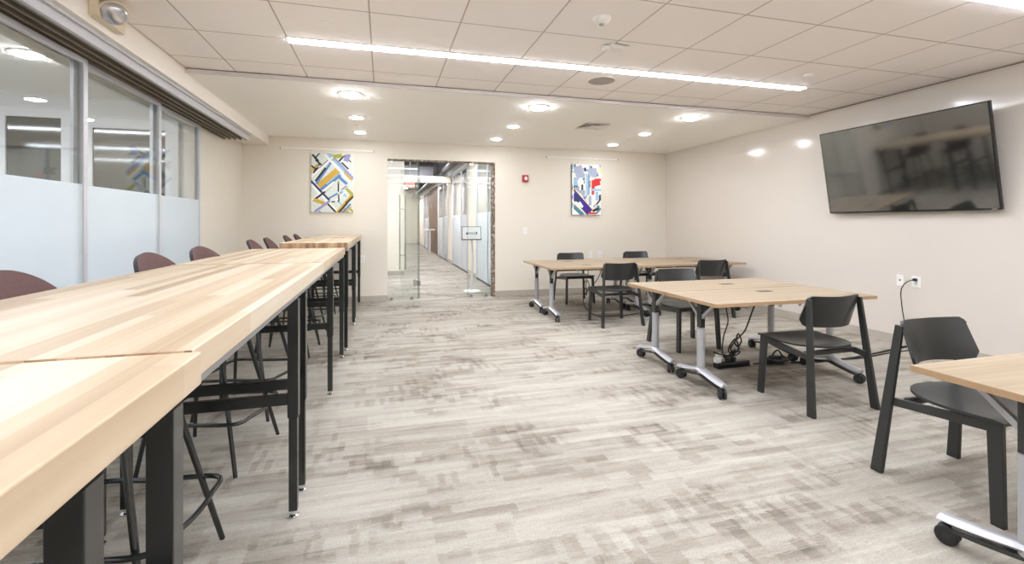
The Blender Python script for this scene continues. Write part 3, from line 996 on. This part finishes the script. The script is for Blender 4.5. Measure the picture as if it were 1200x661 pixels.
for x0, x1, z, lb in ((-1.58, -.15, 2.518, 'thin hanging rail on the far wall above the diagonal-striped canvas'), (2.91, 4.365, 2.538, 'thin hanging rail on the far wall above the red and violet canvas')):
    t = thing('picture_rail', lb, 'rail', ((x0 + x1) / 2, YF, z))
    L = (x1 - x0) / 2
    MB().box(-L, L, -.018, -.0005, -.014, .014).build('rail', 'white_plastic', t, bevel=.002)
    for s_ in (-L, L):
        MB().box(s_ - .006, s_ + .006, -.021, -.0005, -.017, .017).build('end_cap', 'alu_dark', t)
    for s_ in (-.16, .16):
        MB().tube([(s_ * .9 + .05, -.012, -.014), (s_ * .9 + .05, -.012, -.09)], .0012, 6).build('wire', 'steel', t)

# ------------------------------------------------------------------ wall devices
t = thing('fire_alarm', 'small red fire alarm with a white strobe on the wall right of the doorway', 'fire alarm', (2.495, YF, 2.065))
MB().box(-.055, .055, -.045, -.0005, 0, .125).build('housing', 'red', t, bevel=.006)
MB().box(-.02, .034, -.062, -.0455, .035, .095).build('strobe', 'white_frame', t, bevel=.008)
def plate(label, loc, rz, kind='outlet', group=None, w=.075):
    t = thing('wall_outlet' if kind != 'switch' else 'light_switch', label, 'outlet' if kind != 'switch' else 'switch', loc, rz, group)
    MB().box(-w / 2, w / 2, -.007, -.0005, -.06, .06).build('cover_plate', 'white_plastic', t, bevel=.002)
    if kind == 'switch':
        MB().box(-.017, .017, -.011, -.0072, -.034, .034).build('rocker', 'white_frame', t, bevel=.002)
    elif kind == 'outlet':
        for z in (-.021, .021):
            s_ = MB().box(-.017, .017, -.0095, -.0072, z - .015, z + .015).build('socket', 'white_frame', t, bevel=.003)
            MB().box(-.008, -.005, -.0102, -.0096, z - .006, z + .006).box(.005, .008, -.0102, -.0096, z - .005, z + .005).build('slots', 'duct', s_)
    elif kind == 'jack':
        MB().box(-.009, .009, -.010, -.0072, -.008, .008).build('jack', 'p_navy', t)
    return t
plate('white light switch on the far wall below the red fire alarm', (2.495, YF, 1.18), 0, 'switch')
plate('left of two white outlets on the far wall behind the back table', (3.79, YF, .72), 0)
plate('right of two white outlets on the far wall behind the back table', (3.99, YF, .72), 0)
plate('white outlet on the far wall beside the end of the counter', (-.33, YF, .72), 0)
plate('small data jack plate on the right wall, left of the plugged outlet', (XR, 3.80, .70), PI / 2 * -1, 'jack')
plate('white outlet on the right wall with a black plug in it', (XR, 3.64, .70), -PI / 2, 'outlet', w=.09)
t = thing('extension_cord', 'black cord plugged into the right wall outlet and hanging to the floor', 'cord', (XR - .011, 3.64, .722))
MB().box(-.03, 0, -.016, .016, -.014, .014).build('plug', 'cord', t, bevel=.005)
MB().tube(smooth_path([(-.03, 0, 0), (-.06, .05, -.03), (-.065, .10, -.12), (-.055, .10, -.28), (-.05, .08, -.45), (-.04, .07, -.62), (-.05, .05, -.695), (-.10, -.05, -.714), (-.16, -.25, -.715)]), .005, 8).build('cable', 'cord', t, smooth=True)

# ------------------------------------------------------------------ television
ax_b, ax_t = 5.33, 5.165
tvw = 1.675
zb, zt = 1.437, 2.405
hgt = math.hypot(ax_b - ax_t, zt - zb)
tilt = math.atan2(ax_b - ax_t, zt - zb)
t = thing('television', 'large black wall-mounted television tilted down on the right wall', 'television', (0, 0, 0))
t.location = (ax_b, 3.722, zb)
t.rotation_euler = (0, -tilt, 0)
MB().box(0, .035, -tvw / 2, tvw / 2, 0, hgt).build('bezel', 'bezel', t, bevel=.004)
MB().box(-.0015, -.0001, -tvw / 2 + .012, tvw / 2 - .012, .018, hgt - .012).build('screen', 'screen', t)
MB().box(-.002, 0, -tvw / 2 + .03, -tvw / 2 + .07, .005, .012).build('badge', 'silver', t)
MB().box(.0351, .065, -.5, .5, .12, .55).build('back_housing', 'bezel', t, bevel=.01)
t2 = thing('television_mount', 'dark wall bracket hidden behind the television', 'bracket', (XR, 3.722, 1.9))
MB().box(-.012, -.0005, -.35, .35, -.18, .18).build('wall_plate', 'black', t2)

# ------------------------------------------------------------------ chairs
def make_chair(label):
    """faces +y, origin on the floor in the middle"""
    t = thing('dining_chair', label, 'chair', group='charcoal chairs around the low tables')
    for s in (-1, 1):
        MB().post((s * .285, -.245, 0), (s * .226, -.172, .788), .026, .058, .018, .040).build('rear_leg', 'chair', t, bevel=.004)
        MB().post((s * .242, .245, 0), (s * .226, .225, .445), .026, .050, .026, .058).build('front_leg', 'chair', t, bevel=.004)
        MB().rail_y((s * .227, .225, .422), (s * .244, -.212, .385), .020, .046, .042).build('side_rail', 'chair', t, bevel=.004)
    MB().box(-.225, .225, .19, .21, .405, .437).box(-.23, .23, -.15, -.13, .385, .418).build('cross_rail', 'chair', t, bevel=.003)
    # seat: squared front, rounded rear, gently dished
    def seat(u, v):
        y = .265 - v * .475
        k = max(0.0, (v - .35) / .65)
        hw = .250 * math.sqrt(max(0.0, 1 - (k * .985) ** 3.2)) if k > 0 else .250
        hw = max(hw, .03)
        s_ = 2 * u - 1
        x = s_ * hw
        z = .452 - .022 * math.sin(min(1, v * 1.15) * PI) * (1 - .55 * s_ * s_) - .008 * v
        if v < .08: z -= (.08 - v) * .1
        return (x, y, z)
    MB().grid(seat, 20, 26, .013).build('seat', 'chair', t, smooth=True)
    # backrest: curved band, lower corners reaching forward round the legs
    def back(u, v):
        s_ = 2 * u - 1
        c = abs(s_)
        # rounded outline
        r = .0
        top = .803 + .004 * c
        bot = .585 + (.05 * max(0, (c - .80) / .20) ** 2.2)
        topc = top - (.016 * max(0, (c - .9) / .1) ** 2.2)
        z = bot + (topc - bot) * v
        x = s_ * (.243 - .014 * v)
        f_ = (.803 - z) / .22
        y = -.222 + .05 * c ** 2 + f_ * (.03 + .055 * c ** 2)
        return (x, y, z)
    MB().grid(back, 24, 10, .013).build('backrest', 'chair', t, smooth=True)
    return t
chair0 = make_chair('charcoal chair in the foreground at the right edge, facing the camera')
spots = [  # x, y, rotation, label
    (2.82, 1.65, PI, 'charcoal chair nearest the camera, tucked behind the table at the right edge'),
    (3.085, 2.775, 0, 'charcoal chair seen from behind at the near side of the middle table'),
    (3.145, 4.405, PI, 'charcoal chair on the far side of the middle table, facing the camera'),
    (2.94, 5.62, 0, 'charcoal chair seen from behind at the left half of the back table'),
    (4.42, 5.72, 0, 'charcoal chair seen from behind at the right half of the back table'),
    (3.10, 7.33, PI, 'charcoal chair at the far wall side of the back table, left of the two'),
    (4.40, 7.42, PI, 'charcoal chair at the far wall side of the back table, right of the two'),
]
for i, (x, y, rz, lb) in enumerate(spots):
    if i == 0:
        chair0.location = (x, y, 0); chair0.rotation_euler = (0, 0, rz); chair0['label'] = lb
    else:
        dup(chair0, (x, y, 0), rz, lb)

# ------------------------------------------------------------------ flip-top tables on castors
def caster(parent, x, y, rz):
    o = MB().post((0, 0, .045), (0, 0, .085), .02, .02).box(-.022, .022, -.018, .03, .052, .064).build('caster', 'rubber', parent, loc=(x, y, 0), rot=(0, 0, rz), bevel=.004)
    for s in (-1, 1):
        w = MB().tube([(s * .008, 0, .04), (s * .026, 0, .04)], .0395, 24).build('wheel', 'rubber', o, smooth=True, bevel=.005)
        MB().tube([(s * .026, 0, .04), (s * .028, 0, .04)], .012, 16).build('hub', 'chair', w)
    return o
TL, TW, TZ = 1.55, .64, .725
def make_table(label, power_x=.12):
    t = thing('flip_top_table', label, 'table', group='light oak flip-top tables on castors')
    b = MB().box(-TL / 2, TL / 2, -TW / 2, TW / 2, TZ - .026, TZ - .0006, 1)
    b.box(-TL / 2 + .001, TL / 2 - .001, -TW / 2 + .001, TW / 2 - .001, TZ - .0006, TZ, 0)
    b.build('tabletop', ['laminate', 'edgeband'], t)
    pm = MB().box(-.065, .065, -.03, .03, TZ, TZ + .002).build('power_module', 'chair', t, loc=(power_x, -.02, 0), bevel=.001)
    MB().box(-.058, .058, -.006, .006, TZ + .002, TZ + .003).build('flap', 'bezel', pm)
    for s in (-1, 1):
        x = s * (TL / 2 - .115)
        MB().tube([(x, 0, .12), (x, 0, .485)], .031, 20).build('column', 'silver', t, smooth=True)
        MB().box(x - .02, x + .02, -.026, .026, .485, TZ - .03).build('collar', 'black', t, bevel=.003)
        for q in (-1, 1):
            MB().hexa([(x - .012, q * .02, .55), (x + .012, q * .02, .55), (x + .012, q * .02, .585), (x - .012, q * .02, .585)],
                      [(x - .012, q * .155, TZ - .055), (x + .012, q * .155, TZ - .055), (x + .012, q * .155, TZ - .027), (x - .012, q * .155, TZ - .027)]).build('strut', 'silver', t, bevel=.003)
        # arched foot, silver above with a black underside
        def top(u, v, x=x):
            y = -.275 + .55 * u
            w = .020 + .014 * (1 - abs(2 * u - 1)) ** .7
            a = (2 * v - 1)
            zc = .088 + .052 * (1 - abs(2 * u - 1)) ** 1.3
            return (x + a * w, y, zc + .014 * math.sqrt(max(0, 1 - a * a)))
        MB().grid(lambda u, v: top(u, v), 24, 8, .016).build('foot', 'silver', t, smooth=True)
        def und(u, v, x=x):
            y = -.268 + .536 * u
            w = .016 + .010 * (1 - abs(2 * u - 1)) ** .7
            zc = .074 + .046 * (1 - abs(2 * u - 1)) ** 1.3
            return (x + (2 * v - 1) * w, y, zc)
        MB().grid(und, 24, 2, -.016).build('foot_base', 'black', t)
        caster(t, x + .01 * s, -.255, .4 * s)
        caster(t, x, .255, -.3 * s)
    MB().box(-TL / 2 + .13, TL / 2 - .13, -.02, .02, TZ - .075, TZ - .04).build('crossbeam', 'black', t, bevel=.003)
    for hx in (-.33, .0, .2):
        MB().tube(smooth_path([(hx, -.1, TZ - .027), (hx + .01, -.1, TZ - .08), (hx + .03, -.1, TZ - .085), (hx + .04, -.1, TZ - .027)], 4), .004, 8).build('hook', 'silver', t, smooth=True)
    return t
table0 = make_table('')
tspots = [
    (3.115, 3.225, 0, 'light oak table in the middle group, its near half with four castors on the carpet'),
    (3.115, 3.875, 0, 'light oak table in the middle group, its far half'),
    (2.905, 6.115, 0, 'light oak table in the back group, near left quarter'),
    (2.905, 6.765, 0, 'light oak table in the back group, far left quarter'),
    (4.465, 6.165, 0, 'light oak table in the back group, near right quarter'),
    (4.465, 6.815, 0, 'light oak table in the back group, far right quarter'),
    (2.905, 1.135, 0, 'light oak table cut off by the right edge of the photo in the foreground'),
]
for i, (x, y, rz, lb) in enumerate(tspots):
    if i == 0:
        table0.location = (x, y, 0); table0['label'] = lb
        tt = table0
    else:
        tt = dup(table0, (x, y, 0), rz, lb)
    mx_, my_ = ((.09, .14), (.11, -.02), (-.15, -.02), (-.15, .0), (.2, .1), (.3, .0), (.1, 0))[i]
    for ch in tt.children:
        if ch.name.startswith('power_module'):
            ch.location = (mx_, my_, 0)

# ------------------------------------------------------------------ power strips and cords
def coil(c, R, turns, n=40, z=.006):
    pts = []
    rg = random.Random(int(c[0] * 1000))
    for k in range(n):
        a = 2 * PI * turns * k / n
        pts.append((c[0] + R * (1 + .25 * math.sin(a * .37 + 1)) * math.cos(a), c[1] + R * .5 * (1 + .3 * math.cos(a * .61)) * math.sin(a), z + .012 * (k % 7) / 7 + .002 * k / n * 10))
    return pts
t = thing('power_strip', 'black power strip on the carpet under the middle table', 'power strip', (3.07, 3.62, 0), math.radians(3))
MB().box(-.17, .20, -.035, .035, .001, .052).build('housing', 'bezel', t, bevel=.012)
for x, y, z in ((-.145, .0, .052), (-.10, .03, .075)):
    MB().box(x - .028, x + .028, y - .02, y + .022, z, z + .05).build('white_plug', 'white_plastic', t, bevel=.006)
for x in (-.03, .03):
    MB().box(x - .018, x + .018, -.02, .02, .052, .09).build('plug', 'cord', t, bevel=.004)
    MB().tube(smooth_path([(x, 0, .09), (x + .03, .0, .125), (x + .09, .01, .13), (x + .08, .04, .09), (x - .04, .05, .08), (x - .1, .03, .13)]), .006, 8).build('cable', 'cord', t, smooth=True)
t = thing('cord_bundle', 'tangled heap of black cords on the carpet right of the power strip', 'cord', (3.52, 3.585, 0))
MB().tube([(a, b, c * 1.8) for a, b, c in coil((0, 0, .003), .12, 5.3, 80)], .009, 8).build('cable', 'cord', t, smooth=True)
MB().tube([(q[0] + .07, q[1] + .02, q[2] + .012) for q in coil((0.02, 0, 0), .10, 4.2, 60)], .008, 8).build('cable', 'cord', t, smooth=True)
MB().tube(smooth_path([(-.22, 0, .02), (-.15, .02, .012), (-.08, 0, .02)]), .006, 8).build('cable', 'cord', t, smooth=True)
MB().tube(smooth_path([(-.06, -.02, .02), (0, 0, .10), (.07, .01, .12), (.14, .02, .02)]), .008, 8).build('cable', 'cord', t, smooth=True)
t = thing('hanging_cord', 'black cord with a tied loop hanging from the middle table to the power strip', 'cord', (3.245, 3.5, .64))
W = [(3.245, 3.47, .64), (3.225, 3.5, .572), (3.13, 3.5, .367), (3.06, 3.5, .303), (3.015, 3.5, .26), (3.05, 3.5, .22), (3.085, 3.5, .27), (3.06, 3.51, .33), (3.03, 3.51, .27), (2.98, 3.51, .205), (3.02, 3.51, .165), (3.065, 3.51, .20), (3.04, 3.52, .28),
     (2.99, 3.52, .24), (2.965, 3.52, .19), (2.99, 3.53, .165), (3.05, 3.53, .18), (3.0, 3.55, .13), (2.92, 3.58, .14), (2.87, 3.60, .155)]
MB().tube([p - Vector((3.245, 3.5, .64)) for p in smooth_path(W)], .0065, 8).build('cable', 'cord', t, smooth=True)
t = thing('hanging_cord', 'thin black cord hanging straight down under the far half of the middle table', 'cord', (3.20, 3.85, .64))
W = [(3.20, 3.85, .64), (3.217, 3.85, .493), (3.237, 3.85, .359), (3.18, 3.84, .225), (3.13, 3.80, .12), (3.05, 3.70, .08), (2.98, 3.665, .11)]
MB().tube([p - Vector((3.20, 3.85, .64)) for p in smooth_path(W)], .006, 8).build('cable', 'cord', t, smooth=True)
t = thing('floor_cord', 'flat black floor cord running from under the middle table to the right wall', 'cord', (3.7, 3.56, 0))
MB().tube(smooth_path([(.0, 0, .009), (.35, -.05, .009), (.8, -.02, .009), (1.25, .06, .009), (1.66, .14, .009)]), .009, 8).build('cable', 'cord', t, smooth=True)
MB().tube(smooth_path([(.3, .03, .007), (.7, -.06, .007), (1.2, .0, .007), (1.64, .03, .007)]), .006, 8).build('cable', 'cord', t, smooth=True)
t = thing('hanging_cord', 'looped black cord hanging under the left half of the back table to the floor', 'cord', (2.84, 6.22, TZ - .03))
pts = [(0, 0, 0), (.0, .0, -.12), (-.02, 0, -.18), (-.055, 0, -.24), (-.05, 0, -.31), (0, 0, -.33), (.02, 0, -.27), (-.01, 0, -.20), (-.03, 0, -.27), (-.02, 0, -.34), (-.02, 0, -.42)]
MB().tube(smooth_path(pts), .006, 8).build('cable', 'cord', t, smooth=True)
MB().tube(smooth_path([(.22, 0, -.05), (.14, 0, -.2), (.02, 0, -.33), (-.08, -.02, -.45), (-.07, -.08, -.58), (.04, -.16, -.672), (.2, -.2, -.688), (.5, -.2, -.688), (.75, -.12, -.688)]), .006, 8).build('cable', 'cord', t, smooth=True)

# ------------------------------------------------------------------ butcher-block counters
def leg_frame(parent, xl, xr, y, ztop):
    f = MB()
    for x in (xl, xr):
        MB().box(x - .0225, x + .0225, y - .0225, y + .0225, .45, ztop).box(x - .018, x + .018, y - .018, y + .018, .03, .45).build('leg', 'black', parent, bevel=.002)
        MB().lathe([(.012, .012), (.012, .03)], (x, y, 0), 14).lathe([(.024, 0.0), (.024, .006), (.012, .013)], (x, y, 0), 20).build('glide', 'chrome', parent, smooth=True)
    MB().box(xl + .0225, xr - .0225, y - .0125, y + .0125, .505, .553).build('stretcher', 'black', parent, bevel=.002)
    MB().box(xl + .0225, xr - .0225, y - .0125, y + .0125, ztop - .05, ztop).build('top_rail', 'black', parent, bevel=.002)
def counter(label, y0, y1, xr, w, z, frames, th=.064, leg_in=.027):
    t = thing('counter_table', label, 'table', (xr - w, y0, 0), group='butcher-block counter tables in a row')
    L = y1 - y0
    b = MB().box(0, w, 0.0, L, z - th, z, 0)
    b.mi[2] = 1; b.mi[4] = 1
    b.build('tabletop', ['butcher', 'butcher_end'], t, bevel=.003)
    zt_ = z - th
    ys = [f - y0 for f in frames]
    for y in ys:
        leg_frame(t, .08, w - leg_in, y, zt_ - .028)
    ya, yb_ = max(.02, min(ys) - .35), min(L - .02, max(ys) + .35)
    for x in (.08, w - leg_in - .006):
        MB().box(x - .0225, x + .0225, .03, L - .03, zt_ - .024, zt_).build('side_rail', 'alu_dark', t, bevel=.002)
counter('butcher-block counter nearest the camera, running off the bottom left', -1.35, 1.055, -.345, .86, 1.067, (-1.1, .755, 1.022), leg_in=.05)
counter('long butcher-block counter, second from the camera', 1.058, 3.19, -.362, .84, 1.070, (2.30, 2.515))
counter('short butcher-block counter, third from the camera, lower than the one behind', 3.193, 4.96, -.366, .84, 1.072, (3.855, 4.88))
counter('taller butcher-block counter with a dark end-grain face, fourth from the camera', 5.03, 6.59, -.345, .635, 1.122, (5.15, 6.44))
counter('butcher-block counter standing at the far wall, last of the row', 6.593, 8.12, -.352, .635, 1.127, (6.75, 8.02))

# ------------------------------------------------------------------ bar stools
def make_stool(label):
    """faces +x"""
    t = thing('bar_stool', label, 'stool', group='maroon bar stools along the counter')
    def seat(u, v):
        a = 2 * PI * u
        r = v
        ca, sa = math.cos(a), math.sin(a)
        x = -.06 + .215 * r * ca
        y = .225 * r * sa
        return (x, y, .755 + .02 * r * r - .01 * (ca > 0) * r ** 3 * ca)
    MB().lathe([(.12, .716), (.20, .728), (.222, .745), (.215, .762), (.12, .756), (.004, .752)], (-.05, 0, 0), 40).build('seat', ['maroon'], t, smooth=True)
    def back(u, v):
        s_ = 2 * u - 1
        th = s_ * math.radians(72)
        top = .77 + .385 * math.sqrt(max(0, 1 - abs(s_) ** 2.0))
        z = .752 + (top - .752) * v
        R = .215 + .015 * v
        return (-.05 - R * math.cos(th) - .085 * v * v, R * math.sin(th) * .95, z)
    MB().grid(back, 32, 14, .022, 0, 1).build('backrest', ['maroon', 'shell_edge'], t, smooth=True)
    feet = [(s1 * .25 + (.0 if s1 > 0 else .0), s2 * .25) for s1 in (1, -1) for s2 in (1, -1)]
    for fx, fy in feet:
        MB().tube([(fx * .52 - .03, fy * .52, .722), (fx, fy, .0)], .0135, 12, r1=.0105).build('leg', 'black', t, smooth=True)
    q = .235
    ring = smooth_path([(q, -q, .27), (q + .035, -q * .5, .265), (q + .045, 0, .262), (q + .035, q * .5, .265), (q, q, .27), (0, q + .0, .27), (-q, q, .27), (-q, 0, .27), (-q, -q, .27), (0, -q, .27)], 6, True)
    MB().tube(ring, .010, 10, closed=True).build('footrest', 'black', t, smooth=True)
    MB().box(-.16, .10, -.13, .13, .706, .716).build('seat_plate', 'black', t, bevel=.003)
    return t
names = ['nearest the camera at the left edge', 'second from the camera', 'third from the camera', 'fourth from the camera', 'fifth from the camera', 'second from the far wall', 'nearest the far wall']
st0 = None
for i, (x, y, rz) in enumerate(((-.93, 2.00, -8), (-.93, 3.02, -12), (-.92, 3.74, -14), (-.93, 5.22, -4), (-.93, 5.90, -3), (-.93, 6.98, -3), (-.93, 7.74, -3))):
    lb = 'bar stool with a rounded maroon back, %s' % names[i]
    if st0 is None:
        st0 = make_stool(lb)
        st0.location = (x, y, 0); st0.rotation_euler = (0, 0, math.radians(rz))
    else:
        dup(st0, (x, y, 0), math.radians(rz), lb)
